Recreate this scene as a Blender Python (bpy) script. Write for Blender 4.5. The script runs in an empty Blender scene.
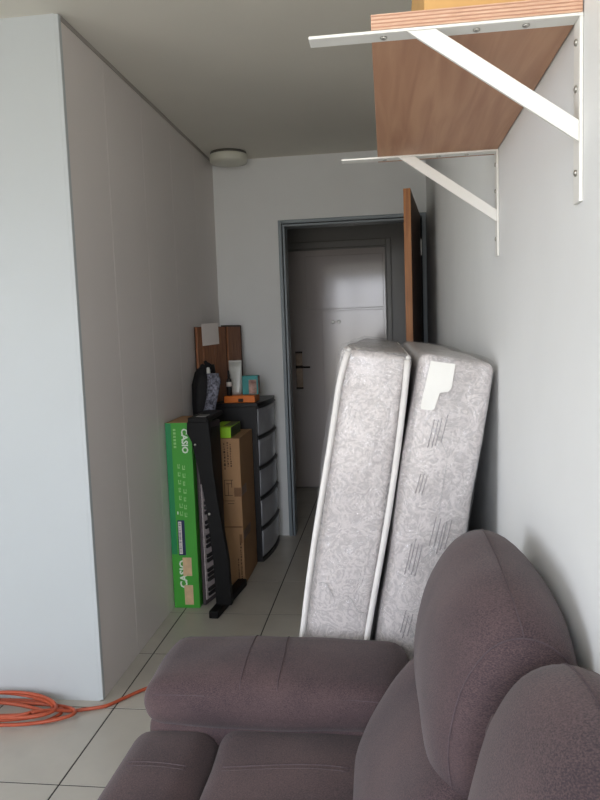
import bpy, bmesh, math, random
from mathutils import Vector, Matrix, noise
random.seed(7)
S = bpy.context.scene
COL = S.collection

# ------------------------------------------------------------ camera
F, YAW, PITCH, ROLL, H = 689.96, 0.1279, 0.0981, -0.0353, 1.3732
cy, sy, cp, sp = math.cos(YAW), math.sin(YAW), math.cos(PITCH), math.sin(PITCH)
fwd = Vector((-sy*cp, cy*cp, -sp)); rgt = Vector((cy, sy, 0)); upv = rgt.cross(fwd)
c_, s_ = math.cos(ROLL), math.sin(ROLL)
R_ = c_*rgt + s_*upv; U_ = -s_*rgt + c_*upv
cam_d = bpy.data.cameras.new('camera'); cam = bpy.data.objects.new('camera', cam_d); COL.objects.link(cam)
cam.matrix_world = Matrix(((R_.x, U_.x, -fwd.x, 0), (R_.y, U_.y, -fwd.y, 0), (R_.z, U_.z, -fwd.z, H), (0, 0, 0, 1)))
cam_d.sensor_fit = 'VERTICAL'; cam_d.sensor_height = 24.0; cam_d.lens = F/800*24.0
cam_d.clip_start = 0.02
S.camera = cam

# ------------------------------------------------------------ daylight
W = bpy.data.worlds.new('sky'); S.world = W; W.use_nodes = True
nt = W.node_tree; nt.nodes.clear()
wo = nt.nodes.new('ShaderNodeOutputWorld'); bg = nt.nodes.new('ShaderNodeBackground')
tc = nt.nodes.new('ShaderNodeTexCoord'); sx = nt.nodes.new('ShaderNodeSeparateXYZ'); cr = nt.nodes.new('ShaderNodeValToRGB')
mr = nt.nodes.new('ShaderNodeMapRange'); mr.inputs[1].default_value = -1; mr.inputs[2].default_value = 1
nt.links.new(tc.outputs['Generated'], sx.inputs[0]); nt.links.new(sx.outputs[2], mr.inputs[0])
nt.links.new(mr.outputs[0], cr.inputs[0]); nt.links.new(cr.outputs[0], bg.inputs[0]); nt.links.new(bg.outputs[0], wo.inputs[0])
els = cr.color_ramp.elements
els[0].position = 0.0; els[0].color = (0.50, 0.46, 0.40, 1)          # street and greenery below
els[1].position = 1.0; els[1].color = (0.84, 0.92, 1.10, 1)
e = els.new(0.47); e.color = (0.49, 0.46, 0.42, 1)
e = els.new(0.54); e.color = (0.91, 0.94, 1.03, 1)
bg.inputs[1].default_value = 10.8
# daylight enters through the balcony door behind the camera (sampling portal only, adds no light)
WX0, WX1, WZ0, WZ1, WY = -1.35, 0.20, 0.06, 2.40, -1.5
pl = bpy.data.lights.new('daylight_portal', 'AREA'); pl.shape = 'RECTANGLE'; pl.size = WX1-WX0; pl.size_y = WZ1-WZ0
pl.cycles.is_portal = True
po = bpy.data.objects.new('daylight_portal', pl); COL.objects.link(po)
po.location = ((WX0+WX1)/2, WY-0.13, (WZ0+WZ1)/2); po.rotation_euler = (math.pi/2, 0, 0)
VY0, VY1, VZ0, VZ1 = -1.1, 0.5, 0.85, 2.3        # window in the side wall of the room, out of view to the left
p2 = pl.copy(); p2.size = VZ1-VZ0; p2.size_y = VY1-VY0
po2 = bpy.data.objects.new('daylight_portal', p2); COL.objects.link(po2)
po2.location = (-3.43, (VY0+VY1)/2, (VZ0+VZ1)/2); po2.rotation_euler = (0, -math.pi/2, 0)
S.view_settings.view_transform = 'Standard'; S.view_settings.look = 'None'
S.view_settings.exposure = 0.0; S.view_settings.gamma = 1.0; S.view_settings.use_curve_mapping = False

# ------------------------------------------------------------ materials
def lin(r, g, b):
    f = lambda v: (v/255/12.92) if v/255 <= 0.04045 else ((v/255+0.055)/1.055)**2.4
    return (f(r), f(g), f(b), 1)
MATS = {}
def mat(name, rgb, rough=0.6, metal=0.0, noise_s=0, noise_a=0.0, bump=0.0, bump_s=200, spec=0.5, coat=0, alpha=1, stretch=(1, 1, 1), sheen=0, rgb2=None):
    if name in MATS: return MATS[name]
    m = bpy.data.materials.new(name); m.use_nodes = True; MATS[name] = m
    t = m.node_tree; b = t.nodes['Principled BSDF']
    col = lin(*rgb); b.inputs['Base Color'].default_value = col; b.inputs['Roughness'].default_value = rough
    b.inputs['Metallic'].default_value = metal; b.inputs['Specular IOR Level'].default_value = spec
    b.inputs['Coat Weight'].default_value = coat; b.inputs['Alpha'].default_value = alpha
    if sheen: b.inputs['Sheen Weight'].default_value = sheen; b.inputs['Sheen Roughness'].default_value = 0.6
    if noise_s or bump:
        tcn = t.nodes.new('ShaderNodeTexCoord'); mp = t.nodes.new('ShaderNodeMapping'); mp.inputs['Scale'].default_value = stretch
        t.links.new(tcn.outputs['Object'], mp.inputs[0])
    if noise_s:
        nn = t.nodes.new('ShaderNodeTexNoise'); nn.inputs['Scale'].default_value = noise_s; nn.inputs['Detail'].default_value = 6
        t.links.new(mp.outputs[0], nn.inputs[0])
        mx = t.nodes.new('ShaderNodeMix'); mx.data_type = 'RGBA'
        c2 = lin(*rgb2) if rgb2 else tuple(max(0, v*(1-noise_a)) for v in col[:3])+(1,)
        mx.inputs[6].default_value = tuple(min(1, v*(1+noise_a*0.6)) for v in col[:3])+(1,) if not rgb2 else col
        mx.inputs[7].default_value = c2
        mrn = t.nodes.new('ShaderNodeMapRange'); mrn.inputs[1].default_value = 0.3; mrn.inputs[2].default_value = 0.7
        t.links.new(nn.outputs[0], mrn.inputs[0]); t.links.new(mrn.outputs[0], mx.inputs[0]); t.links.new(mx.outputs[2], b.inputs['Base Color'])
    if bump:
        n2 = t.nodes.new('ShaderNodeTexNoise'); n2.inputs['Scale'].default_value = bump_s; n2.inputs['Detail'].default_value = 3
        t.links.new(mp.outputs[0], n2.inputs[0])
        bp = t.nodes.new('ShaderNodeBump'); bp.inputs['Strength'].default_value = bump; bp.inputs['Distance'].default_value = 0.004
        t.links.new(n2.outputs[0], bp.inputs['Height']); t.links.new(bp.outputs[0], b.inputs['Normal'])
    return m

def damask(name, c1, c2, coat=0.5):
    """swirling woven mattress ticking under a shiny sheet"""
    m = bpy.data.materials.new(name); m.use_nodes = True; t = m.node_tree; b = t.nodes['Principled BSDF']
    tcn = t.nodes.new('ShaderNodeTexCoord')
    n1 = t.nodes.new('ShaderNodeTexNoise'); n1.inputs['Scale'].default_value = 20; n1.inputs['Detail'].default_value = 2; n1.inputs['Distortion'].default_value = 2.5
    n2 = t.nodes.new('ShaderNodeTexNoise'); n2.inputs['Scale'].default_value = 120; n2.inputs['Detail'].default_value = 3; n2.inputs['Distortion'].default_value = 1.0
    n3 = t.nodes.new('ShaderNodeTexNoise'); n3.inputs['Scale'].default_value = 5
    for n in (n1, n2, n3): t.links.new(tcn.outputs['Object'], n.inputs[0])
    w = t.nodes.new('ShaderNodeMath'); w.operation = 'MULTIPLY'; w.inputs[1].default_value = 26
    sn = t.nodes.new('ShaderNodeMath'); sn.operation = 'SINE'
    t.links.new(n1.outputs[0], w.inputs[0]); t.links.new(w.outputs[0], sn.inputs[0])
    ad = t.nodes.new('ShaderNodeMath'); ad.operation = 'MULTIPLY_ADD'; ad.inputs[1].default_value = 0.22
    t.links.new(sn.outputs[0], ad.inputs[0]); t.links.new(n2.outputs[0], ad.inputs[2])
    mrn = t.nodes.new('ShaderNodeMapRange'); mrn.inputs[1].default_value = 0.3; mrn.inputs[2].default_value = 0.7
    t.links.new(ad.outputs[0], mrn.inputs[0])
    mx = t.nodes.new('ShaderNodeMix'); mx.data_type = 'RGBA'; mx.inputs[6].default_value = lin(*c2); mx.inputs[7].default_value = lin(*c1)
    t.links.new(mrn.outputs[0], mx.inputs[0]); t.links.new(mx.outputs[2], b.inputs['Base Color'])
    bp = t.nodes.new('ShaderNodeBump'); bp.inputs['Strength'].default_value = 0.35; bp.inputs['Distance'].default_value = 0.004
    t.links.new(ad.outputs[0], bp.inputs['Height']); t.links.new(bp.outputs[0], b.inputs['Normal'])
    b.inputs['Roughness'].default_value = 0.55; b.inputs['Coat Weight'].default_value = coat; b.inputs['Coat Roughness'].default_value = 0.15
    MATS[name] = m; return m

def film(name, a=0.10):
    m = bpy.data.materials.new(name); m.use_nodes = True; t = m.node_tree; t.nodes.clear()
    o = t.nodes.new('ShaderNodeOutputMaterial'); tr = t.nodes.new('ShaderNodeBsdfTransparent'); gl = t.nodes.new('ShaderNodeBsdfGlossy'); df = t.nodes.new('ShaderNodeBsdfDiffuse')
    gl.inputs['Roughness'].default_value = 0.22; df.inputs[0].default_value = (0.8, 0.8, 0.82, 1)
    tcn = t.nodes.new('ShaderNodeTexCoord'); mp = t.nodes.new('ShaderNodeMapping'); mp.inputs['Scale'].default_value = (3, 3, 1.2)
    nn = t.nodes.new('ShaderNodeTexNoise'); nn.inputs['Scale'].default_value = 9; nn.inputs['Detail'].default_value = 3; nn.inputs['Distortion'].default_value = 1.5
    bp = t.nodes.new('ShaderNodeBump'); bp.inputs['Strength'].default_value = 0.9; bp.inputs['Distance'].default_value = 0.02
    t.links.new(tcn.outputs['Object'], mp.inputs[0]); t.links.new(mp.outputs[0], nn.inputs[0]); t.links.new(nn.outputs[0], bp.inputs['Height'])
    t.links.new(bp.outputs[0], gl.inputs['Normal'])
    m1 = t.nodes.new('ShaderNodeMixShader'); m1.inputs[0].default_value = 0.45
    t.links.new(gl.outputs[0], m1.inputs[1]); t.links.new(df.outputs[0], m1.inputs[2])
    m2 = t.nodes.new('ShaderNodeMixShader'); m2.inputs[0].default_value = a
    t.links.new(tr.outputs[0], m2.inputs[1]); t.links.new(m1.outputs[0], m2.inputs[2]); t.links.new(m2.outputs[0], o.inputs[0])
    MATS[name] = m; return m

def fabric(name, rgb, rgb2):
    m = bpy.data.materials.new(name); m.use_nodes = True; t = m.node_tree; b = t.nodes['Principled BSDF']
    tcn = t.nodes.new('ShaderNodeTexCoord')
    n1 = t.nodes.new('ShaderNodeTexNoise'); n1.inputs['Scale'].default_value = 6; n1.inputs['Detail'].default_value = 4
    mp = t.nodes.new('ShaderNodeMapping'); mp.inputs['Scale'].default_value = (1, 1, 2.2)
    n2 = t.nodes.new('ShaderNodeTexNoise'); n2.inputs['Scale'].default_value = 380; n2.inputs['Detail'].default_value = 3
    t.links.new(tcn.outputs['Object'], n1.inputs[0]); t.links.new(tcn.outputs['Object'], mp.inputs[0]); t.links.new(mp.outputs[0], n2.inputs[0])
    ad = t.nodes.new('ShaderNodeMath'); ad.operation = 'MULTIPLY_ADD'; ad.inputs[1].default_value = 0.55
    t.links.new(n1.outputs[0], ad.inputs[0]); t.links.new(n2.outputs[0], ad.inputs[2])
    mrn = t.nodes.new('ShaderNodeMapRange'); mrn.inputs[1].default_value = 0.55; mrn.inputs[2].default_value = 1.0
    t.links.new(ad.outputs[0], mrn.inputs[0])
    mx = t.nodes.new('ShaderNodeMix'); mx.data_type = 'RGBA'; mx.inputs[6].default_value = lin(*rgb2); mx.inputs[7].default_value = lin(*rgb)
    t.links.new(mrn.outputs[0], mx.inputs[0]); t.links.new(mx.outputs[2], b.inputs['Base Color'])
    bp = t.nodes.new('ShaderNodeBump'); bp.inputs['Strength'].default_value = 0.25; bp.inputs['Distance'].default_value = 0.002
    t.links.new(n2.outputs[0], bp.inputs['Height']); t.links.new(bp.outputs[0], b.inputs['Normal'])
    b.inputs['Roughness'].default_value = 0.85; b.inputs['Specular IOR Level'].default_value = 0.2
    b.inputs['Sheen Weight'].default_value = 0.12; b.inputs['Sheen Roughness'].default_value = 0.5
    MATS[name] = m; return m

def wood(name, c1, c2, axis=(6, 1, 1), rough=0.45, scale=8):
    m = bpy.data.materials.new(name); m.use_nodes = True; t = m.node_tree; b = t.nodes['Principled BSDF']
    tcn = t.nodes.new('ShaderNodeTexCoord'); mp = t.nodes.new('ShaderNodeMapping'); mp.inputs['Scale'].default_value = axis
    nn = t.nodes.new('ShaderNodeTexNoise'); nn.inputs['Scale'].default_value = scale; nn.inputs['Detail'].default_value = 6; nn.inputs['Distortion'].default_value = 0.6
    t.links.new(tcn.outputs['Object'], mp.inputs[0]); t.links.new(mp.outputs[0], nn.inputs[0])
    mrn = t.nodes.new('ShaderNodeMapRange'); mrn.inputs[1].default_value = 0.3; mrn.inputs[2].default_value = 0.7
    t.links.new(nn.outputs[0], mrn.inputs[0])
    mx = t.nodes.new('ShaderNodeMix'); mx.data_type = 'RGBA'; mx.inputs[6].default_value = lin(*c1); mx.inputs[7].default_value = lin(*c2)
    t.links.new(mrn.outputs[0], mx.inputs[0]); t.links.new(mx.outputs[2], b.inputs['Base Color'])
    b.inputs['Roughness'].default_value = rough
    MATS[name] = m; return m

M_wall = mat('wall_paint', (230, 232, 231), 0.75, noise_s=3, noise_a=0.03, bump=0.05, bump_s=60)
M_partition = mat('partition_laminate', (194, 200, 202), 0.5, noise_s=1.2, noise_a=0.03)
M_panel = mat('panel_laminate', (230, 224, 220), 0.5, noise_s=1.5, noise_a=0.03)
M_ceil = mat('ceiling_paint', (226, 223, 212), 0.85, noise_s=2, noise_a=0.03)
M_grout = mat('grout', (44, 42, 40), 0.9, noise_s=30, noise_a=0.2)
M_tile = mat('floor_tile', (184, 179, 169), 0.32, noise_s=5, noise_a=0.10)
M_trim = mat('shadow_trim', (170, 165, 158), 0.6, noise_s=8, noise_a=0.05)
M_frame = mat('frame_paint', (136, 146, 152), 0.4, noise_s=6, noise_a=0.05)
M_dark = mat('dark_gap', (28, 28, 30), 0.7, noise_s=20, noise_a=0.1)
M_maind = mat('main_door_gloss', (208, 200, 196), 0.10, noise_s=2, noise_a=0.03, bump=0.02, bump_s=6, spec=0.6)
M_maindf = mat('main_door_frame', (150, 149, 146), 0.35, noise_s=4, noise_a=0.05)
M_chrome = mat('brushed_steel', (190, 188, 182), 0.3, metal=1.0, noise_s=40, noise_a=0.1)
M_bronze = mat('aged_bronze', (158, 140, 124), 0.45, metal=0.8, noise_s=30, noise_a=0.25)
M_brdark = mat('dark_bronze', (52, 42, 36), 0.4, metal=0.7, noise_s=30, noise_a=0.2)
M_doorface = wood('door_veneer', (92, 58, 36), (64, 38, 24), (10, 10, 0.8))
M_dooredge = wood('door_edge', (186, 122, 62), (150, 92, 42), (10, 10, 0.6))
M_white = mat('white_powder_coat', (236, 236, 230), 0.35, noise_s=10, noise_a=0.02)
M_shelf = wood('shelf_veneer', (196, 152, 120), (172, 126, 98), (14, 0.9, 14), 0.5, 3)
M_ply = mat('plywood_layers', (226, 194, 168), 0.7, noise_s=60, noise_a=0.12, stretch=(1, 1, 12), rgb2=(206, 164, 136))
M_plyd = mat('plywood_dark_layer', (188, 142, 118), 0.7, noise_s=60, noise_a=0.1)
M_card = mat('cardboard', (172, 134, 96), 0.8, noise_s=8, noise_a=0.08, bump=0.08, bump_s=80)
M_card2 = mat('pale_cardboard', (214, 170, 108), 0.8, noise_s=8, noise_a=0.08)
M_cardside = M_card
M_tape = mat('packing_tape', (128, 92, 60), 0.3, noise_s=20, noise_a=0.15)
M_ink = mat('brown_print', (70, 50, 36), 0.8, noise_s=50, noise_a=0.2)
M_sofa = fabric('sofa_fabric', (97, 79, 79), (56, 47, 52))
M_seam = mat('seam_thread', (84, 71, 75), 0.8, noise_s=300, noise_a=0.3)
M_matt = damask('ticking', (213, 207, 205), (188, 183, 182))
M_matt2 = damask('ticking_shaded_side', (186, 182, 180), (136, 134, 134))  # darker copy of the ticking, with shade between the mattresses partly coloured in
M_pipe = mat('piping_cord', (226, 224, 220), 0.5, noise_s=60, noise_a=0.05)
M_film = film('clear_plastic', 0.09)
M_crease = mat('quilt_stitch', (184, 182, 181), 0.6, noise_s=60, noise_a=0.1)
M_fold = mat('film_fold', (158, 155, 156), 0.25, noise_s=60, noise_a=0.2)
M_cord = mat('orange_cord', (180, 82, 52), 0.45, noise_s=40, noise_a=0.1)
M_black = mat('black_plastic', (30, 30, 32), 0.42, noise_s=12, noise_a=0.15)
M_blackm = mat('black_steel', (9, 9, 10), 0.5, noise_s=12, noise_a=0.15, spec=0.25)
M_drawer = mat('smoky_plastic', (176, 178, 184), 0.25, noise_s=6, noise_a=0.18, spec=0.5)
M_green = mat('green_print', (70, 164, 56), 0.45, noise_s=4, noise_a=0.06)
M_greend = mat('teal_green_print', (34, 138, 84), 0.45, noise_s=4, noise_a=0.06)
M_greenl = mat('pale_green_ink', (150, 206, 130), 0.6, noise_s=60, noise_a=0.15)
M_inkw = mat('white_ink', (226, 240, 222), 0.6, noise_s=20, noise_a=0.03)
M_navy = mat('navy_label', (36, 44, 86), 0.5, noise_s=20, noise_a=0.1)
M_paper = mat('white_paper', (244, 236, 230), 0.8, noise_s=10, noise_a=0.03)
M_mask = mat('masking_tape', (222, 190, 150), 0.7, noise_s=40, noise_a=0.12)
M_lime = mat('lime_print', (150, 206, 24), 0.45, noise_s=10, noise_a=0.08)
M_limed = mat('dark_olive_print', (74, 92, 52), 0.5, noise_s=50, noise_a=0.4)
M_orange = mat('orange_plastic', (236, 122, 30), 0.45, noise_s=10, noise_a=0.06)
M_rack = wood('stained_wood', (160, 106, 70), (116, 72, 46), (14, 14, 1.0))
M_rackd = wood('dark_stained_wood', (66, 42, 32), (42, 28, 22), (14, 14, 1.0))
M_bag = mat('black_nylon', (16, 15, 17), 0.7, spec=0.3, noise_s=25, noise_a=0.3, bump=0.4, bump_s=30)
M_speck = mat('speckled_cloth', (150, 152, 168), 0.8, noise_s=70, noise_a=0.9, rgb2=(16, 16, 24))
M_clear = mat('cloudy_plastic', (196, 198, 192), 0.3, noise_s=20, noise_a=0.15)
M_teal = mat('teal_print', (56, 150, 150), 0.5, noise_s=16, noise_a=0.2)
M_pinkp = mat('pink_brown_print', (206, 170, 156), 0.5, noise_s=30, noise_a=0.5, rgb2=(110, 70, 60))
M_lampb = mat('lamp_base', (92, 90, 84), 0.5, noise_s=10, noise_a=0.05)
M_lamp = mat('lamp_diffuser', (214, 214, 200), 0.35, noise_s=6, noise_a=0.02)
M_keyw = mat('ivory_keys', (196, 186, 186), 0.35, noise_s=30, noise_a=0.04)
M_kbd = mat('keyboard_case', (76, 66, 70), 0.5, noise_s=20, noise_a=0.1)
M_cur1 = mat('blue_curtain', (196, 216, 226), 0.9, noise_s=30, noise_a=0.05)
M_cur2 = mat('blush_curtain', (214, 192, 182), 0.9, noise_s=30, noise_a=0.05)
M_alu = mat('window_aluminium', (210, 212, 214), 0.4, metal=0.3, noise_s=20, noise_a=0.05)

# ------------------------------------------------------------ mesh helpers
def link(name, me, m, parent=None, smooth=False):
    o = bpy.data.objects.new(name, me); COL.objects.link(o)
    if m is not None and not me.materials: me.materials.append(m)
    if smooth:
        for p in me.polygons: p.use_smooth = True
    if parent is not None: o.parent = parent
    return o
def fin(name, bm, m, parent=None, smooth=False, loc=None):
    bmesh.ops.recalc_face_normals(bm, faces=bm.faces[:])
    me = bpy.data.meshes.new(name); bm.to_mesh(me); bm.free()
    o = link(name, me, m, parent, smooth)
    if loc is not None: o.location = loc
    return o
def abox(bm, x0, x1, y0, y1, z0, z1):
    vs = [bm.verts.new((x, y, z)) for x in (x0, x1) for y in (y0, y1) for z in (z0, z1)]
    for f in ((0, 1, 3, 2), (4, 6, 7, 5), (0, 4, 5, 1), (2, 3, 7, 6), (0, 2, 6, 4), (1, 5, 7, 3)): bm.faces.new([vs[i] for i in f])
    return vs
def box(name, x0, x1, y0, y1, z0, z1, m, parent=None, bev=0.0, seg=2, loc=None):
    bm = bmesh.new(); abox(bm, x0, x1, y0, y1, z0, z1)
    if bev: bmesh.ops.bevel(bm, geom=bm.edges[:], offset=bev, segments=seg, affect='EDGES', profile=0.5)
    return fin(name, bm, m, parent, loc=loc)
def tube(name, pts, r, m, parent=None, n=8, closed=False):
    pts = [Vector(p) for p in pts]; bm = bmesh.new(); rings = []
    N = len(pts); prev = None
    for i, p in enumerate(pts):
        a = pts[i-1] if (i > 0 or closed) else p; b = pts[(i+1) % N] if (i < N-1 or closed) else p
        d = (b-a).normalized() if (b-a).length > 1e-9 else Vector((0, 0, 1))
        if prev is None:
            u = d.cross(Vector((0, 0, 1)))
            if u.length < 1e-3: u = d.cross(Vector((1, 0, 0)))
        else: u = prev - d*prev.dot(d)
        u.normalize(); prev = u; v = d.cross(u)
        rr = r[i] if isinstance(r, (list, tuple)) else r
        rings.append([bm.verts.new(p+(u*math.cos(2*math.pi*k/n)+v*math.sin(2*math.pi*k/n))*rr) for k in range(n)])
    for i in range(N-1 if not closed else N):
        A, B = rings[i], rings[(i+1) % N]
        for k in range(n): bm.faces.new((A[k], A[(k+1) % n], B[(k+1) % n], B[k]))
    if not closed: bm.faces.new(rings[0]); bm.faces.new(rings[-1][::-1])
    return fin(name, bm, m, parent, smooth=True)
def loft(name, rings, m, parent=None, smooth=True, cap=True):
    bm = bmesh.new(); vr = [[bm.verts.new(p) for p in r] for r in rings]; n = len(rings[0])
    for A, B in zip(vr[:-1], vr[1:]):
        for k in range(n): bm.faces.new((A[k], A[(k+1) % n], B[(k+1) % n], B[k]))
    if cap: bm.faces.new(vr[0]); bm.faces.new(vr[-1][::-1])
    return fin(name, bm, m, parent, smooth)
def soft_mesh(c, h, r, puff=(0, 0, 0), n=9, wob=0.0, seed=0):
    """rounded, puffed block; c centre, h half sizes, r edge radius"""
    def par(hh):
        a = max(hh-r, 1e-4)
        t = [-hh+r*(1-math.cos(k/4*math.pi/2)) * 1.0 for k in range(4)]
        return t + [-a+2*a*k/n for k in range(n+1)] + [-v for v in reversed(t)]
    P = [par(v) for v in h]; bm = bmesh.new(); cache = {}
    def vert(q):
        key = tuple(round(v, 6) for v in q)
        if key in cache: return cache[key]
        q = Vector(q); inn = Vector([max(-(h[i]-r), min(h[i]-r, q[i])) for i in range(3)]); d = q-inn
        if d.length > 1e-9: q = inn + d.normalized()*r
        u = [q[i]/h[i] for i in range(3)]; w = [max(0, 1-v*v) for v in u]
        q = Vector((q.x+puff[0]*u[0]*w[1]*w[2], q.y+puff[1]*u[1]*w[0]*w[2], q.z+puff[2]*u[2]*w[0]*w[1]))
        if wob: q += noise.noise_vector((q+Vector((seed, seed*2, 0)))*7)*wob
        cache[key] = bm.verts.new(q+Vector(c)); return cache[key]
    for ax in range(3):
        i, j = (ax+1) % 3, (ax+2) % 3
        for sgn in (-1, 1):
            for a in range(len(P[i])-1):
                for b in range(len(P[j])-1):
                    vs = []
                    for (da, db) in ((0, 0), (1, 0), (1, 1), (0, 1)):
                        q = [0, 0, 0]; q[ax] = sgn*h[ax]; q[i] = P[i][a+da]; q[j] = P[j][b+db]; vs.append(vert(q))
                    if len(set(vs)) >= 3:
                        try: bm.faces.new(list(dict.fromkeys(vs)))
                        except ValueError: pass
    return bm
def soft(name, x0, x1, y0, y1, z0, z1, r, m, parent=None, puff=(0, 0, 0), n=9, wob=0.0, seed=0):
    bm = soft_mesh(((x0+x1)/2, (y0+y1)/2, (z0+z1)/2), ((x1-x0)/2, (y1-y0)/2, (z1-z0)/2), r, puff, n, wob, seed)
    return fin(name, bm, m, parent, smooth=True)
def lathe(name, prof, m, parent=None, n=20, loc=(0, 0, 0), smooth=True):
    return loft(name, [[(loc[0]+r*math.cos(2*math.pi*k/n), loc[1]+r*math.sin(2*math.pi*k/n), loc[2]+z) for k in range(n)] for r, z in prof], m, parent, smooth)
def empty(name, loc=(0, 0, 0)):
    o = bpy.data.objects.new(name, None); COL.objects.link(o); o.location = loc; o.empty_display_size = 0.1; return o
def tag(o, label, cat, group=None):
    o['label'] = label; o['category'] = cat
    if group: o['group'] = group
    return o
def struct(o, label=None):
    o['kind'] = 'structure'
    if label: o['label'] = label
    return o
def adopt(root, *objs):
    """parent while keeping world place (roots are unrotated empties)"""
    bpy.context.view_layer.update()
    for o in objs:
        o.parent = root; o.matrix_parent_inverse = root.matrix_world.inverted()
def thing(name, label, cat, loc=(0, 0, 0), group=None):
    """an Empty whose parts are written in world coordinates"""
    o = empty(name, loc); tag(o, label, cat, group); return o
def settle(root):
    bpy.context.view_layer.update()
    for c in root.children: c.matrix_parent_inverse = root.matrix_world.inverted()
def text_mesh(body, size, bold=False):
    cu = bpy.data.curves.new('t', 'FONT'); cu.body = body; cu.size = size; cu.align_x = 'LEFT'; cu.resolution_u = 2
    if bold: cu.offset = size*0.035
    o = bpy.data.objects.new('t', cu); COL.objects.link(o); bpy.context.view_layer.update()
    me = bpy.data.meshes.new_from_object(o.evaluated_get(bpy.context.evaluated_depsgraph_get()))
    bpy.data.objects.remove(o); bpy.data.curves.remove(cu); me.materials.clear(); return me

# ------------------------------------------------------------ the setting
XL, XR, YF, YB, YD, CE = -1.105, 0.266, 2.387, 4.529, 5.951, 2.5
RX, T, TX, TY = -3.3, 0.4392, -1.0424, 1.9024
fl = struct(box('floor', RX-0.1, XR+0.1, WY-0.1, YD+0.2, -0.12, -0.0016, M_grout), 'pale square floor tiles with dark grout lines')
bm = bmesh.new(); g = 0.0028; abox(bm, g, T-g, g, T-g, -0.0016, 0.0)
bmesh.ops.bevel(bm, geom=[e for e in bm.edges if all(v.co.z > -0.001 for v in e.verts)], offset=0.0004, segments=1, affect='EDGES')
bmesh.ops.recalc_face_normals(bm, faces=bm.faces[:])
tme = bpy.data.meshes.new('tile'); bm.to_mesh(tme); bm.free(); tme.materials.append(M_tile)
for i in range(-6, 3):
    for j in range(-8, 10):
        x, y = TX+i*T, TY+j*T
        if x+T < RX or y+T < WY or (y > YF+0.1 and x+T < XL) or x > XR-0.02 or y > YD: continue
        t = link('tile', tme, None, fl); t.location = (x, y, 0)
struct(box('ceiling', RX-0.1, XR+0.1, WY-0.1, YD+0.2, CE, CE+0.1, M_ceil), 'off-white painted ceiling')
struct(box('wall_right', XR, XR+0.1, WY-0.1, YD+0.2, 0, CE, M_wall), 'white painted wall behind the sofa and under the shelf')
wl = struct(box('wall_left', XL-0.1, XL-0.008, YF+0.02, YD+0.2, 0, CE, M_partition), 'pale panelled corridor wall')
seams = [YF+0.02, 2.765, 3.19, 3.62, 4.07, YB+0.0]
for a, b in zip(seams[:-1], seams[1:]):
    box('panel', XL-0.008, XL, a+0.0006, b-0.0006, 0.0, CE-0.016, M_panel, wl, bev=0.0014, seg=1)
struct(box('trim_1', XL-0.008, XL+0.003, YF+0.022, YB-0.001, CE-0.0158, CE, M_trim), 'grey strip painted as the shadow gap where the corridor wall meets the ceiling')  # strip colour stands in for the shade of the gap under the ceiling
wf = struct(box('wall_front', RX-0.1, XL-0.012, YF, YF+0.02, 0.0, CE, M_partition), 'bright white partition wall facing the room')
box('edge_strip', XL-0.012, XL+0.002, YF-0.001, YF+0.02, 0.004, CE-0.002, M_partition, wf, bev=0.002)
wr_ = struct(box('wall_room', RX-0.1, RX, WY-0.1, VY0, 0, CE, M_wall), 'white wall of the wider room')
box('pier', RX-0.1, RX, VY1, YF, 0, CE, M_wall, wr_); box('lintel', RX-0.1, RX, VY0, VY1, VZ1, CE, M_wall, wr_); box('sill', RX-0.1, RX, VY0, VY1, 0, VZ0, M_wall, wr_)
w2 = struct(empty('window_2', (RX-0.05, (VY0+VY1)/2, VZ0)), 'aluminium window in the side wall of the room')
for y in (VY0, (VY0+VY1)/2-0.025, VY1-0.05): box('mullion', RX-0.075, RX-0.025, y, y+0.05, VZ0, VZ1, M_alu, w2, bev=0.004)
for z in (VZ0, VZ1-0.05): box('rail', RX-0.072, RX-0.028, VY0, VY1, z, z+0.05, M_alu, w2, bev=0.004)
settle(w2)
# window wall behind the camera, with a tall opening
ww = struct(box('wall_window', RX, WX0, WY-0.1, WY, 0, CE, M_wall), 'white wall around the balcony door')
box('pier', WX1, XR, WY-0.1, WY, 0, CE, M_wall, ww); box('lintel', WX0, WX1, WY-0.1, WY, WZ1, CE, M_wall, ww); box('sill', WX0, WX1, WY-0.1, WY, 0, WZ0, M_wall, ww)
wn = struct(empty('window_1', ((WX0+WX1)/2, WY-0.05, WZ0)), 'open balcony door frame')
for x in (WX0, (WX0+WX1)/2-0.03, WX1-0.05): box('mullion', x, x+0.05, WY-0.075, WY-0.025, WZ0, WZ1, M_alu, wn, bev=0.004)
for z in (WZ0, WZ1-0.05): box('rail', WX0, WX1, WY-0.072, WY-0.028, z, z+0.05, M_alu, wn, bev=0.004)
settle(wn)
def curtain(x0, x1, m, label):
    n = 40; bm = bmesh.new(); vs = []
    for k in range(n+1):
        x = x0+(x1-x0)*k/n; y = WY+0.10+0.028*math.sin(k*1.25)
        vs.append((bm.verts.new((x, y, 0.03)), bm.verts.new((x, y, 2.44)), bm.verts.new((x, y-0.004, 2.44)), bm.verts.new((x, y-0.004, 0.03))))
    for a, b in zip(vs[:-1], vs[1:]):
        for q in range(4): bm.faces.new((a[q], b[q], b[(q+1) % 4], a[(q+1) % 4]))
    o = fin('curtain', bm, m, smooth=True); tag(o, label, 'curtain'); return o
curtain(-1.40, -1.12, M_cur1, 'pale blue curtain hanging at the balcony door')
curtain(-1.10, -0.98, M_cur2, 'blush pink curtain hanging at the balcony door')
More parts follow.
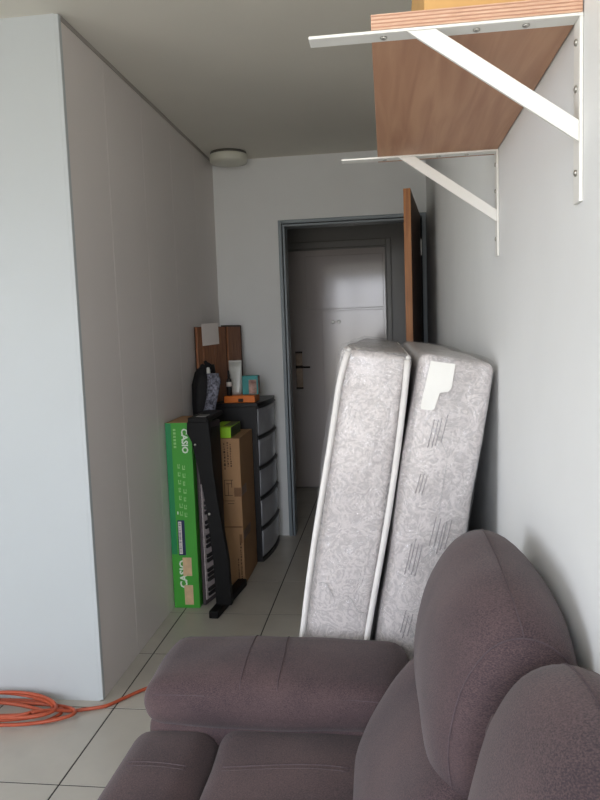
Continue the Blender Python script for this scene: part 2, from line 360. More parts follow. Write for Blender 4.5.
# back wall with the inner doorway
FX0, FX1, FZ = -0.643, 0.222, 2.056
wb = struct(box('wall_back', XL-0.008, FX0-0.04, YB, YB+0.1, 0, CE, M_wall), 'white end wall around the inner doorway')
box('lintel', FX0-0.04, XR, YB, YB+0.1, FZ+0.04, CE, M_wall, wb)
tr = struct(empty('trim_2', (-0.2, YB, 0)), 'grey steel frame of the inner doorway')
for (x0, x1, y0, y1, z0, z1, m) in [
    (FX0-0.042, FX0-0.020, YB-0.016, YB+0.11, 0, FZ+0.042, M_frame), (FX0-0.020, FX0-0.014, YB-0.004, YB+0.11, 0, FZ+0.014, M_dark), (FX0-0.014, FX0, YB-0.014, YB+0.11, 0, FZ, M_frame),
    (FX1+0.014, FX1+0.040, YB-0.016, YB+0.11, 0, FZ+0.042, M_frame), (FX1+0.006, FX1+0.014, YB-0.004, YB+0.11, 0, FZ+0.014, M_dark), (FX1-0.006, FX1+0.006, YB+0.03, YB+0.11, 0, FZ, M_frame),
    (FX0-0.020, FX1+0.014, YB-0.016, YB+0.11, FZ+0.020, FZ+0.042, M_frame), (FX0-0.014, FX1+0.006, YB-0.004, YB+0.11, FZ+0.014, FZ+0.020, M_dark), (FX0-0.014, FX1+0.006, YB-0.014, YB+0.11, FZ, FZ+0.014, M_frame)]:
    box('frame_bar', x0, x1, y0, y1, z0, z1, m, tr, bev=0.002, seg=1)
settle(tr)
# entrance lobby and grey front door
struct(box('wall_entrance', XL-0.008, XR, YD+0.02, YD+0.12, 0, CE, M_maindf), 'grey wall around the front door')
DX0, DX1, DZ = -0.90, 0.0, 2.062
ft = struct(empty('trim_3', (-0.45, YD, 0)), 'grey frame of the front door')
for (x0, x1, z0, z1) in [(DX0-0.05, DX0-0.004, 0, DZ+0.07), (DX1+0.006, DX1+0.05, 0, DZ+0.07), (DX0-0.004, DX1+0.006, DZ+0.012, DZ+0.07)]:
    box('frame_bar', x0, x1, YD-0.022, YD+0.03, z0, z1, M_maindf, ft, bev=0.006)
settle(ft)
d1 = struct(empty('door_1', (-0.45, YD, 0)), 'closed glossy grey front door with bronze handle')
box('door_leaf', DX0, DX1, YD, YD+0.02, 0.008, DZ, M_maind, d1, bev=0.003)
box('raised_panel', -0.68, -0.02, YD-0.006, YD, 1.56, DZ-0.05, M_maind, d1, bev=0.004)
box('raised_panel', -0.55, -0.02, YD-0.006, YD, 0.10, 1.545, M_maind, d1, bev=0.004)
for x in (-0.455, -0.405):
    pp = lathe('peephole', [(0.012, 0), (0.016, 0.004), (0.012, 0.008), (0.004, 0.006)], M_chrome, d1, 14)
    pp.rotation_euler = (math.pi/2, 0, 0); pp.location = (x, YD-0.006, 1.45)
hp = box('handle_plate', -0.789, -0.731, YD-0.014, YD, 0.885, 1.20, M_bronze, d1, bev=0.003)
box('plate_cap', -0.791, -0.729, YD-0.016, YD-0.002, 1.19, 1.206, M_brdark, hp, bev=0.002)
box('plate_cap', -0.791, -0.729, YD-0.016, YD-0.002, 0.88, 0.896, M_brdark, hp, bev=0.002)
box('plate_cap', -0.791, -0.729, YD-0.016, YD-0.002, 1.06, 1.085, M_brdark, hp, bev=0.002)
tube('lever', [(-0.76, YD-0.014, 1.072), (-0.76, YD-0.05, 1.072), (-0.745, YD-0.056, 1.072), (-0.66, YD-0.056, 1.070)], 0.008, M_brdark, hp)
settle(d1)
# inner wooden door, swung open against the right wall
d2 = struct(empty('door_2', (0.190, YB-0.025, 0)), 'open brown wooden inner door seen edge on')
L2 = 0.90; ang = math.atan2(-0.894, -0.092)
bmx = box('door_leaf', 0, L2-0.004, 0, 0.036, 0.008, 2.075, M_doorface, d2, bev=0.001)
box('edge_band', L2-0.004, L2, 0, 0.036, 0.008, 2.075, M_dooredge, d2, bev=0.0006)
for z in (0.25, 1.05, 1.88):
    hg = box('hinge', -0.012, 0.012, 0.036, 0.041, z-0.05, z+0.05, M_chrome, d2, bev=0.001)
d2.rotation_euler = (0, 0, ang)

# ------------------------------------------------------------ sofa
so = thing('sofa', 'mauve-grey fabric reclining sofa against the white right wall', 'sofa', (-0.15, 0.7, 0))
SY = [1.345, 0.905, 0.490, 0.085]      # seat divisions
box('base', -0.54, 0.25, -0.20, 1.62, 0.05, 0.36, M_sofa, so, bev=0.02)
box('back_panel', 0.12, 0.258, 0.06, 1.60, 0.30, 0.86, M_sofa, so, bev=0.03)
for x in (-0.48, 0.18):
    for y in (-0.15, 1.55): lathe('foot', [(0.022, 0), (0.03, 0.05)], M_black, so, 12, (x, y, 0.001))
for a0, a1, nm in ((1.383, 1.668, 0), (-0.225, 0.085, 1)):
    ib = 0.018 if nm == 0 else 0.0; ob = 0.055-ib
    soft('arm_body', -0.552, 0.16, a0+ib, a1-0.02-ob*0.5, 0.055, 0.530, 0.03, M_sofa, so)
    ap = soft('arm_pad', -0.558, 0.030, a0, a1, 0.512, 0.612, 0.045, M_sofa, so, puff=(0.01, 0.004, 0.022), wob=0.006, seed=nm, n=14)
    def on_pad(x, v, off=0.0012):
        """walk across the pad in y: v from -1 (inner edge) to 1"""
        h, yc, zc = (a1-a0)/2, (a0+a1)/2, 0.562
        y = v*h; ux, uy = (x+0.264)/0.294, v
        z = 0.050
        if abs(y) > h-0.045: z = 0.005+math.sqrt(max(0, 0.045**2-(abs(y)-(h-0.045))**2))
        z += 0.022*(z/0.050)*max(0, 1-ux*ux)*max(0, 1-uy*uy)
        q = Vector((x+0.264, y, z)); q += noise.noise_vector((q+Vector((nm, nm*2, 0)))*7)*0.006
        return (q.x-0.264, q.y+yc, q.z+zc+off*0.5)
    for xs in (-0.335, -0.255):
        tube('seam', [on_pad(xs, -0.94+1.88*k/24) for k in range(25)], 0.0011, M_seam, ap, 5)
    tube('seam', [on_pad(-0.53+0.53*k/40, -0.955 if nm == 0 else 0.955) for k in range(41)], 0.0014, M_seam, ap, 5)
def ring(prof, y, s, c): return [((p[0]-c[0])*s+c[0], y, (p[1]-c[1])*s+c[1]) for p in prof]
def smooth_prof(pts, n):
    """closed Catmull-Rom through pts"""
    out = []; N = len(pts)
    for i in range(N):
        p0, p1, p2, p3 = [Vector(pts[(i+k-1) % N]) for k in range(4)]
        for k in range(n):
            t = k/n; out.append(tuple(0.5*((2*p1)+(p2-p0)*t+(2*p0-5*p1+4*p2-p3)*t*t+(3*p1-p0-3*p2+p3)*t**3)))
    return out
HEAD = smooth_prof([(0.262, 0.910), (0.228, 0.975), (0.170, 1.000), (0.112, 0.978), (0.066, 0.912), (0.042, 0.83), (0.036, 0.76), (0.048, 0.69), (0.085, 0.645), (0.16, 0.63), (0.235, 0.65), (0.262, 0.75)], 4)
LUMB = smooth_prof([(-0.075, 0.42), (-0.086, 0.49), (-0.066, 0.56), (-0.028, 0.63), (0.01, 0.690), (0.055, 0.735), (0.12, 0.75), (0.20, 0.72), (0.22, 0.60), (0.20, 0.44), (0.05, 0.38)], 4)
def cushion(name, prof, y0, y1, c, parent, near, far, seed, wob=0.005, dx=0.0, dz=0.0):
    # near, far: (exponent, amount) of the end rounding
    rings = []; N = 26; yc, hy = (y0+y1)/2, (y1-y0)/2
    for k in range(N+1):
        t = -math.cos(math.pi*k/N); t = t*0.999
        ee, aa = near if t < 0 else far
        s = (1-abs(t)**ee)**(1/ee); s = 1-aa*(1-s)
        r = []
        for p in ring(prof, yc+t*hy, s, c):
            v = Vector(p); v += noise.noise_vector(v*6+Vector((seed*3.1, 0, seed)))*wob*s
            v.x = min(v.x+dx, 0.2635); v.z += dz; r.append(v)
        rings.append(r)
    return loft(name, rings, M_sofa, parent), rings
for k in range(3):
    y1, y0 = SY[k], SY[k+1]
    fp = soft('footrest', -0.582, -0.385, y0+0.004, y1+0.085 if k == 0 else y1-0.004, 0.30, 0.505, 0.045, M_sofa, so, puff=(0.006, 0.0, 0.012), n=8, wob=0.004, seed=k+3)
    st = soft('seat', -0.382, 0.02, y0+0.004, y1+0.085 if k == 0 else y1-0.004, 0.30, 0.508, 0.04, M_sofa, so, puff=(0, 0, 0.018), n=10, wob=0.004, seed=k+9)
    ys = y1-0.075
    for part, xa, xb, pz, w_, sd in ((fp, -0.545, -0.42, 0.0, 0.012, k+3), (st, -0.345, -0.09, 0.0, 0.018, k+9)):
        X0, X1 = (-0.582, -0.385) if part is fp else (-0.382, 0.02)
        Y0, Y1 = y0+0.004, (y1+0.085 if k == 0 else y1-0.004); Z0, Z1 = 0.30, (0.505 if part is fp else 0.508)
        C = Vector(((X0+X1)/2, (Y0+Y1)/2, (Z0+Z1)/2)); Hh = ((X1-X0)/2, (Y1-Y0)/2, (Z1-Z0)/2)
        pts = []
        for q in range(21):
            x = xa+(xb-xa)*q/20; v = Vector((x, ys, Z1))-C; ux, uy = v.x/Hh[0], v.y/Hh[1]
            v.z += w_*(1-ux*ux)*(1-uy*uy); v += noise.noise_vector((v+Vector((sd, sd*2, 0)))*7)*0.004
            pts.append(v+C+Vector((0, 0, 0.0003)))
        tube('seam', pts, 0.0015, M_seam, part, 5)
        tube('seam', [p+Vector((0, -0.012, 0.0)) for p in pts], 0.0012, M_seam, part, 5)
    cushion('lumbar_cushion', LUMB, y0+0.002, y1+(0.03 if k == 0 else -0.002), (0.08, 0.56), so, (7, 0.5), (7, 0.5), k, dx=0.0 if k == 0 else 0.012)
    hr, rg = cushion('head_cushion', HEAD, y0+0.002, y1+(0.03 if k == 0 else -0.002), (0.19, 0.80), so, (2.4, 0.45), (3.4, 0.55) if k == 0 else (2.2, 0.52), k+5, dx=0.0 if k == 0 else 0.034, dz=0.0 if k == 0 else -0.016)
    for idx in (3,):
        pts = [p+Vector((p.x-0.16, 0, p.z-0.80)).normalized()*0.0006 for p in rg[idx]]
        tube('seam', pts[2:34], 0.0013, M_seam, hr, 5)
    tube('seam', [rg[q][8]+Vector((0, 0, 0.0005)) for q in range(3, 25)], 0.0011, M_seam, hr, 5)
settle(so)

# ------------------------------------------------------------ mattresses leaning on the wall
def mattress(label, theta, bx, t, Lz, y0, Ly, piped, seed):
    """local frame: x thickness (0 = right face, -t = left face), y length, z height; leans to the right by theta"""
    ro = empty('mattress', (bx, y0, 0.0)); ro.rotation_euler = (0, math.radians(theta), 0)
    tag(ro, label, 'mattress')
    pf = 0.012 if piped else 0.018
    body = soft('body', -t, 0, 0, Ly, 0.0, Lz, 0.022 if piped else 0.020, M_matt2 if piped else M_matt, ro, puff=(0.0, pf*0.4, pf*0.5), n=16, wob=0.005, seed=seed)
    if piped:
        bd = soft('border', -t+0.010, -0.010, -0.008, 0.05, 0.012, Lz-0.008, 0.016, M_matt, ro, puff=(0.0, 0.006, 0.004), n=18, wob=0.006, seed=seed+2)
        for x in (-t+0.006, -0.006):
            pts = []
            for k in range(61):
                z = 0.012+(Lz-0.024)*k/60; pts.append((x+0.004*math.sin(z*7+seed+x*9)+(0.016 if x < -0.05 else -0.004)*max(0, (z-Lz+0.12)/0.12)**2, -0.016, z))
            tube('piping', pts, 0.008, M_pipe, ro, 7)
            tube('piping', [(x+(0.016 if x < -0.05 else -0.004), -0.004+(Ly)*k/30, Lz-0.008) for k in range(31)], 0.0065, M_pipe, ro, 7)
        for z in (0.33, 0.72):
            tube('vent_crease', [(-t*0.85+t*0.7*k/12, -0.0155-0.002*math.sin(k*0.8), z-0.05*k/12+0.012*math.sin(k)) for k in range(13)], 0.0012, M_crease, bd, 5)
    else:
        for (a, b) in (((-t*0.80, 1.14), (-t*0.42, 1.06)), ((-t*0.42, 1.06), (-0.02, 1.13)), ((-t*0.75, 0.72), (-t*0.42, 0.82)), ((-t*0.42, 0.82), (-0.03, 0.76)), ((-t*0.8, 0.66), (-t*0.45, 0.58)), ((-t*0.45, 0.58), (-0.04, 0.66)), ((-t*0.42, 1.06), (-t*0.42, 0.82))):
            n_ = 12
            def fy(x, z):
                u = (x+t/2)/(t/2); w = (z-Lz/2)/(Lz/2); return -pf*0.4*(1-u*u)*(1-w*w)
            tube('quilt_line', [(a[0]+(b[0]-a[0])*k/n_, fy(a[0]+(b[0]-a[0])*k/n_, a[1]+(b[1]-a[1])*k/n_)-0.001, a[1]+(b[1]-a[1])*k/n_+0.01*math.sin(k/n_*3.14)) for k in range(n_+1)], 0.0010, M_crease, body, 5)
    # loose clear wrap with gathered folds
    wr = soft('plastic_wrap', -t-(0.006 if piped else 0.002), 0.002, -0.014, Ly+0.01, 0.001, Lz+0.008, 0.02, M_film, ro, puff=(0.0, 0.004, 0.006), n=22, wob=0.007, seed=seed+5)
    fr = random.Random(seed)
    groups = ((0.30, 1.12, 4, 0.07), (0.22, 0.99, 3, 0.05), (0.52, 0.86, 5, 0.075), (0.24, 0.80, 4, 0.08), (0.30, 0.62, 3, 0.06)) if not piped else ((0.25, 1.15, 2, 0.05), (0.7, 0.75, 2, 0.05))
    for fx, z, cnt, hgt in groups:
        for k in range(cnt):
            x = -t+t*fx+0.009*k+fr.uniform(-0.002, 0.002); zz = z+fr.uniform(-0.012, 0.012)
            tube('wrinkle', [(x+0.006*q/6, -0.0165-0.002*math.sin(q/6*math.pi), zz+hgt*(q/6-0.5)) for q in range(7)], 0.0011, M_fold if not piped else M_film, wr, 5)
    return ro
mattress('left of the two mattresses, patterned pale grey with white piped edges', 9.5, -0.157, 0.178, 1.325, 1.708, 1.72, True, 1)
mr_ = mattress('right of the two mattresses, plastic wrapped with a white sticker, touching the wall', 9.5, 0.0425, 0.183, 1.300, 1.705, 1.72, False, 4)
bm = bmesh.new()
sh = [(x-0.004, z+0.010) for x, z in ((-0.150, 1.276), (-0.092, 1.276), (-0.092, 1.220), (-0.098, 1.209), (-0.118, 1.203), (-0.124, 1.165), (-0.130, 1.158), (-0.156, 1.158), (-0.158, 1.166))]
A = [bm.verts.new((x, -0.031, z)) for x, z in sh]; B = [bm.verts.new((x, -0.029, z)) for x, z in sh]
bm.faces.new(A); bm.faces.new(B[::-1])
for k in range(len(sh)): bm.faces.new((A[k], A[(k+1) % len(sh)], B[(k+1) % len(sh)], B[k]))
stk = fin('sticker', bm, M_white, mr_); stk['label'] = 'white notched sticker'

# ------------------------------------------------------------ wall shelf
sf = thing('wall_shelf', 'brown wooden shelf on two white metal brackets on the right wall', 'shelf', (XR, 1.35, 1.775))
SZ = 1.778
bd = box('shelf_board', -0.012, XR-0.002, 0.992, 1.745, SZ, SZ+0.020, M_shelf, sf, bev=0.0008, seg=1)
pe = box('ply_edge', -0.012, XR-0.002, 0.9895, 0.992, SZ, SZ+0.020, M_ply, bd)
for k in range(4): box('ply_layer', -0.012, XR-0.002, 0.9888, 0.9896, SZ+0.0025+k*0.0048, SZ+0.0040+k*0.0048, M_plyd, bd)
def bracket(y):
    w = 0.030
    br = box('bracket', -0.098, XR-0.0005, y, y+w, SZ-0.0045, SZ-0.0002, M_white, sf, bev=0.0012)
    box('wall_arm', XR-0.0055, XR-0.0005, y, y+w, 1.535, SZ-0.0045, M_white, br, bev=0.0012)
    bm = bmesh.new(); a, b = Vector((0.035, SZ-0.005)), Vector((XR-0.006, 1.628)); d = (b-a).normalized(); n = Vector((-d.y, d.x))*0.0125
    v = [bm.verts.new((p.x, yy, p.y)) for yy in (y+0.001, y+0.006) for p in (Vector((a.x+0.040, a.y)), Vector((b.x, b.y+0.013)), Vector((b.x, b.y-0.014)), Vector((a.x+0.002, a.y)))]
    for f in ((0, 1, 2, 3), (7, 6, 5, 4), (0, 4, 5, 1), (1, 5, 6, 2), (2, 6, 7, 3), (3, 7, 4, 0)): bm.faces.new([v[i] for i in f])
    fin('brace', bm, M_white, br)
    for x in (0.005, 0.13, 0.195):
        s = lathe('screw', [(0.0048, 0), (0.0046, -0.002), (0.002, -0.0035)], M_chrome, br, 10, (x, y+w/2, SZ-0.0045))
    for z in (1.745, 1.685, 1.575):
        s = lathe('screw', [(0.0048, 0), (0.0046, 0.002), (0.002, 0.0035)], M_chrome, br, 10); s.rotation_euler = (0, -math.pi/2, 0); s.location = (XR-0.0055, y+w/2, z)
bracket(0.990); bracket(1.687)
settle(sf)
cb = thing('cardboard_box', 'pale cardboard box lying on the wooden wall shelf', 'box', (0.155, 1.2, SZ+0.0202))
box('carton', 0.060, XR-0.006, 1.000, 1.42, SZ+0.0203, SZ+0.20, M_card2, cb, bev=0.002)
box('flap', 0.062, XR-0.008, 0.9985, 1.20, SZ+0.2005, SZ+0.2035, M_card2, cb, bev=0.001)
box('flap', 0.062, XR-0.008, 1.205, 1.418, SZ+0.2005, SZ+0.2035, M_card2, cb, bev=0.001)
tube('torn_strip', [(0.225, 0.9955, SZ+0.022), (0.240, 0.990, SZ+0.026), (0.252, 0.990, SZ+0.034), (0.259, 0.994, SZ+0.030)], 0.0028, M_card2, cb, 6)
settle(cb)

# ------------------------------------------------------------ ceiling lamp
cl = thing('ceiling_light', 'round white ceiling light in the corner above the inner doorway', 'lamp', (-0.955, 4.345, CE))
lathe('lamp_base', [(0.112, 0), (0.112, -0.016), (0.108, -0.018)], M_lampb, cl, 40, (-0.955, 4.345, CE-0.0005))
lathe('diffuser', [(0.116, -0.016), (0.118, -0.022), (0.117, -0.052), (0.112, -0.062), (0.06, -0.068), (0.01, -0.069)], M_lamp, cl, 40, (-0.955, 4.345, CE-0.0005))
settle(cl)

# ------------------------------------------------------------ things along the corridor wall
# green keyboard carton
gk = thing('keyboard_box', 'tall green printed keyboard carton standing against the left corridor wall', 'box', (-1.037, 3.43, 0))
gx0, gx1, gy0, gy1, gz = -1.102, -0.969, 3.281, 3.57, 0.947
box('carton', gx0, gx1, gy0, gy1, 0.0, gz, M_green, gk, bev=0.0015)
box('print_band', gx0+0.001, gx0+0.030, gy0-0.0006, gy0, 0.28, gz-0.002, M_greend, gk)
box('top_panel', gx0+0.004, gx1-0.004, gy0+0.004, gy1-0.004, gz, gz+0.0012, M_card, gk)
def print_text(body, size, x, z, m, parent, up=False):
    me = text_mesh(body, size, True); o = link('lettering', me, m, parent)
    o.rotation_euler = (math.pi/2, math.pi/2 if not up else -math.pi/2, 0); o.location = (x, gy0-0.0012, z)
    return o
print_text('CASIO', 0.043, gx1-0.050, gz-0.028, M_inkw, gk)
rr = random.Random(3)
for k in range(6): box('print_mark', gx0+0.040, gx0+0.053, gy0-0.0009, gy0, gz-0.040-k*0.017, gz-0.029-k*0.017, M_greenl, gk)
for k in range(7):
    for x in (gx0+0.054, gx0+0.078):
        z = gz-0.19-k*0.040-(x-gx0)*0.3
        bm = bmesh.new(); x1 = x+rr.uniform(0.010, 0.016)
        abox(bm, x, x1, gy0-0.0009, gy0, z-0.022, z-0.016); abox(bm, x, x+0.004, gy0-0.0009, gy0, z-0.016, z); abox(bm, x1-0.003, x1, gy0-0.0009, gy0, z-0.012, z)
        fin('print_mark', bm, M_greenl, gk)
box('print_mark', gx0+0.040, gx0+0.046, gy0-0.0009, gy0, 0.485, 0.500, M_inkw, gk)
lb = box('barcode_label', gx0+0.038, gx0+0.074, gy0-0.0009, gy0, 0.275, 0.455, M_navy, gk)
box('label_field', gx0+0.042, gx0+0.058, gy0-0.0014, gy0-0.0009, 0.282, 0.448, M_paper, lb)
for k in range(24):
    z = 0.287+k*0.0066; box('bar', gx0+0.044, gx0+0.055, gy0-0.0017, gy0-0.0014, z, z+rr.choice((0.002, 0.0035)), M_navy, lb)
print_text('CASIO', 0.050, gx0+0.072, 0.105, M_inkw, gk, up=True)
box('tape', gx0+0.055, gx0+0.101, gy0-0.0019, gy0-0.0013, 0.168, 0.263, M_mask, gk)
box('tape', gx0+0.057, gx0+0.102, gy0-0.0019, gy0-0.0013, 0.018, 0.120, M_mask, gk)
settle(gk)

# keyboard on end
kb = thing('electronic_keyboard', 'electronic keyboard standing on end between the green carton and black stand', 'keyboard', (-0.945, 3.45, 0))
kx0, kx1, ky0, ky1, kz = -0.956, -0.938, 3.300, 3.545, 0.93
box('case', kx0, kx1, ky0, ky1, 0.001, kz, M_kbd, kb, bev=0.006)
n = 24
for k in range(n):
    z = 0.03+k*(0.60/n); box('white_key', kx1, kx1+0.006, ky0+0.004, ky0+0.135, z+0.0006, z+0.60/n-0.0006, M_keyw, kb, bev=0.0012, seg=1)
for k in range(n-1):
    if k % 7 in (2, 6): continue
    z = 0.03+(k+1)*(0.60/n); box('black_key', kx1+0.006, kx1+0.016, ky0+0.018, ky0+0.135, z-0.0085, z+0.0085, M_black, kb, bev=0.0015, seg=1)
box('control_panel', kx1, kx1+0.003, ky0+0.142, ky1-0.01, 0.05, kz-0.03, M_black, kb, bev=0.001)
box('speaker_panel', kx1, kx1+0.003, ky0+0.010, ky0+0.135, 0.66, kz-0.03, M_kbd, kb, bev=0.001)
settle(kb)
kb.location = (-0.945+0.028, 3.45+0.008, 0); kb.rotation_euler = (0, 0, math.radians(-14))

# black keyboard stand
ks = thing('keyboard_stand', 'black metal keyboard stand leg with long floor foot', 'stand', (-0.85, 3.3, 0))
def prism(name, quad, y0, y1, m, parent, bev=0.003):
    bm = bmesh.new(); a = [bm.verts.new((x, y0, z)) for x, z in quad]; b = [bm.verts.new((x, y1, z)) for x, z in quad]
    bm.faces.new(a); bm.faces.new(b[::-1]); k = len(quad)
    for i in range(k): bm.faces.new((a[i], a[(i+1) % k], b[(i+1) % k], b[i]))
    if bev: bmesh.ops.bevel(bm, geom=bm.edges[:], offset=bev, segments=2, affect='EDGES', profile=0.5)
    return fin(name, bm, m, parent)
prism('upright', [(-0.975, 0.955), (-0.868, 0.972), (-0.862, 0.86), (-0.856, 0.72), (-0.840, 0.56), (-0.801, 0.262), (-0.793, 0.036), (-0.872, 0.036), (-0.876, 0.262), (-0.902, 0.56), (-0.928, 0.72), (-0.952, 0.86), (-0.978, 0.90)], 3.232, 3.272, M_blackm, ks)
bm = bmesh.new()
fo = [(-0.890, 3.150), (-0.842, 3.148), (-0.790, 3.597), (-0.842, 3.602)]
a = [bm.verts.new((x, y, 0.001)) for x, y in fo]; b = [bm.verts.new((x*1.0, y, 0.040)) for x, y in fo]
bm.faces.new(a); bm.faces.new(b[::-1])
for i in range(4): bm.faces.new((a[i], a[(i+1) % 4], b[(i+1) % 4], b[i]))
bmesh.ops.bevel(bm, geom=bm.edges[:], offset=0.006, segments=2, affect='EDGES', profile=0.5)
fin('foot', bm, M_blackm, ks)
box('top_arm', -0.968, -0.872, 3.225, 3.56, 0.953, 0.978, M_blackm, ks, bev=0.004)
box('top_plate', -0.935, -0.885, 3.26, 3.34, 0.978, 0.982, M_chrome, ks, bev=0.001)
for x, z in ((-0.938, 0.845), (-0.884, 0.500)):
    s = lathe('bolt', [(0.007, 0), (0.006, 0.006), (0.002, 0.007)], M_chrome, ks, 10); s.rotation_euler = (math.pi/2, 0, 0); s.location = (x, 3.232, z)
settle(ks)

# tall brown carton
tb = thing('tall_carton', 'tall brown cardboard carton beside the drawer tower with printed marks', 'box', (-0.862, 3.79, 0))
cx0, cx1, cy0, cy1 = -0.936, -0.802, 3.608, 3.965
box('carton', cx0, cx1, cy0, cy1, 0.0, 0.815, M_card, tb, bev=0.002)
box('seam_tape', cx0+0.001, cx1-0.001, cy0-0.0006, cy0, 0.322, 0.330, M_tape, tb)
box('tape', cx1-0.040, cx1+0.0006, cy0-0.0010, cy0, 0.495, 0.545, M_tape, tb)
box('tape', cx1, cx1+0.0008, cy0, cy0+0.13, 0.495, 0.545, M_tape, tb)
box('tape', cx1, cx1+0.0008, cy0, cy0+0.20, 0.250, 0.300, M_tape, tb)
box('tape', cx1-0.022, cx1-0.006, cy0-0.0010, cy0, 0.235, 0.285, M_tape, tb)
for col, (x, z0, z1) in enumerate(((cx0+0.046, 0.645, 0.795), (cx0+0.064, 0.66, 0.79), (cx0+0.080, 0.66, 0.78), (cx1-0.036, 0.03, 0.14), (cx1-0.020, 0.02, 0.24))):
    z = z0
    while z < z1:
        h = rr.uniform(0.004, 0.012); box('print_mark', x, x+rr.uniform(0.004, 0.008), cy0-0.0007, cy0, z, z+h, M_ink, tb); z += h+rr.uniform(0.003, 0.008)
for z in (0.665, 0.735): box('print_mark', cx0+0.044, cx0+0.054, cy0-0.0008, cy0, z, z+0.011, M_ink, tb)
bm = bmesh.new(); y_ = cy0-0.0007
for (x, z, w, h) in ((0.040, 0.50, 0.045, 0.003), (0.040, 0.585, 0.050, 0.003), (0.040, 0.50, 0.003, 0.088), (0.080, 0.545, 0.003, 0.043), (0.05, 0.565, 0.034, 0.003), (0.034, 0.47, 0.060, 0.003), (0.03, 0.455, 0.003, 0.03), (0.056, 0.455, 0.035, 0.003), (0.060, 0.50, 0.003, 0.07)):
    abox(bm, cx0+x, cx0+x+w, y_, cy0, z, z+h)
fin('print_drawing', bm, M_ink, tb)
settle(tb)

# lime box on it
lm = thing('lime_box', 'small lime green box lying on top of the tall brown carton', 'box', (-0.89, 3.75, 0.816))
box('carton', -0.958, -0.848, 3.615, 3.86, 0.8165, 0.876, M_lime, lm, bev=0.003)
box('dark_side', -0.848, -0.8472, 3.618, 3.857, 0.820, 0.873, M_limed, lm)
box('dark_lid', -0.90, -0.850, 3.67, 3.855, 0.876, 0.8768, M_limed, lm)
lm.rotation_euler = (0, 0, 0)
settle(lm)

# drawer tower
tw = empty('drawer_tower', (-0.915, 4.235, 0)); tw.rotation_euler = (0, 0, math.radians(-3.0))
tag(tw, 'black plastic tower of five smoky drawers beside the inner doorway', 'drawers')
hx, hy = 0.155, 0.24
def bow(y, b=0.022): return b*(1-(y/hy)**2)
for z0, z1, nm in ((0.0, 0.022, 'bottom_plate'), (0.945, 0.966, 'top_plate')):
    pts = [(-hx, -hy), (-hx, hy)] + [(hx+bow(hy-2*hy*k/12)+0.004, hy-2*hy*k/12) for k in range(13)]
    bm = bmesh.new(); a = [bm.verts.new((x, y, z0)) for x, y in pts]; b = [bm.verts.new((x, y, z1)) for x, y in pts]
    bm.faces.new(a); bm.faces.new(b[::-1])
    for i in range(len(pts)): bm.faces.new((a[i], a[(i+1) % len(pts)], b[(i+1) % len(pts)], b[i]))
    fin(nm, bm, M_black, tw)
for sgn in (-1, 1): box('side_frame', -hx, hx, sgn*hy-0.008, sgn*hy+0.008, 0.0225, 0.9445, M_black, tw, bev=0.003)
box('back_frame', -hx, -hx+0.01, -hy+0.009, hy-0.009, 0.0225, 0.9445, M_black, tw)
dh = 0.923/5
for k in range(5):
    z0 = 0.0225+k*dh+0.004; z1 = z0+dh-0.022
    rings = []
    for z, off in ((z0, -0.006), (z0+0.012, 0.0), (z1-0.02, 0.004), (z1, 0.0)):
        o_ = [(hx+bow(hy*0.95-1.9*hy*q/14)+off, hy*0.95-1.9*hy*q/14, z) for q in range(15)]
        i_ = [(hx-0.05, -hy*0.95, z), (hx-0.05, hy*0.95, z)]
        rings.append(o_+i_)
    dr = loft('drawer', rings, M_drawer, tw, smooth=False)
    rl = []
    for z, off in ((z1, -0.004), (z1+0.004, 0.008), (z1+0.014, 0.010), (z1+0.017, -0.004)):
        rl.append([(hx+bow(hy*0.98-1.96*hy*q/14)+off, hy*0.98-1.96*hy*q/14, z) for q in range(15)]+[(hx-0.02, -hy*0.98, z), (hx-0.02, hy*0.98, z)])
    loft('handle_rim', rl, M_black, dr, smooth=False)

# things on the tower
ob = thing('orange_case', 'flat orange plastic case with dark latch on the drawer tower', 'case', (-0.87, 4.05, 0.967))
box('shell', -0.972, -0.785, 4.005, 4.16, 0.9672, 1.008, M_orange, ob, bev=0.004)
box('latch', -0.885, -0.855, 4.000, 4.006, 0.972, 0.992, M_brdark, ob, bev=0.002)
settle(ob)
tp = thing('plastic_pouch', 'cloudy upright plastic pouch standing on the orange case', 'pouch', (-0.905, 4.10, 1.0085))
rings = []
for z, w, d in ((1.009, 0.034, 0.020), (1.03, 0.036, 0.019), (1.10, 0.039, 0.014), (1.17, 0.040, 0.007), (1.205, 0.040, 0.002)):
    rings.append([(-0.918+w*math.copysign(abs(math.cos(a))**0.6, math.cos(a)), 4.11+d*math.sin(a), z) for a in [2*math.pi*k/20 for k in range(20)]])
loft('pouch_body', rings, M_clear, tp); box('pouch_seal', -0.958, -0.878, 4.1085, 4.1115, 1.2035, 1.216, M_clear, tp, bev=0.001)
settle(tp)
bt = thing('dropper_bottle', 'small dark bottle with pale label beside the cloudy pouch', 'bottle', (-0.945, 4.06, 1.0085))
lathe('glass_body', [(0.014, 0), (0.016, 0.004), (0.016, 0.085), (0.012, 0.10), (0.006, 0.106)], M_black, bt, 16, (-0.946, 4.045, 1.0086))
lathe('cap', [(0.008, 0.1062), (0.008, 0.125), (0.005, 0.13), (0.004, 0.15), (0.002, 0.152)], M_black, bt, 14, (-0.946, 4.045, 1.0086))
lathe('bottle_label', [(0.0165, 0.055), (0.0165, 0.082)], M_paper, bt, 16, (-0.946, 4.045, 1.0086))
settle(bt)
te = thing('teal_box', 'small teal and pink printed box standing on the orange case', 'box', (-0.82, 4.1, 1.0085))
box('carton', -0.872, -0.775, 4.075, 4.135, 1.0085, 1.122, M_teal, te, bev=0.002)
box('picture_panel', -0.832, -0.785, 4.0742, 4.075, 1.012, 1.098, M_pinkp, te)
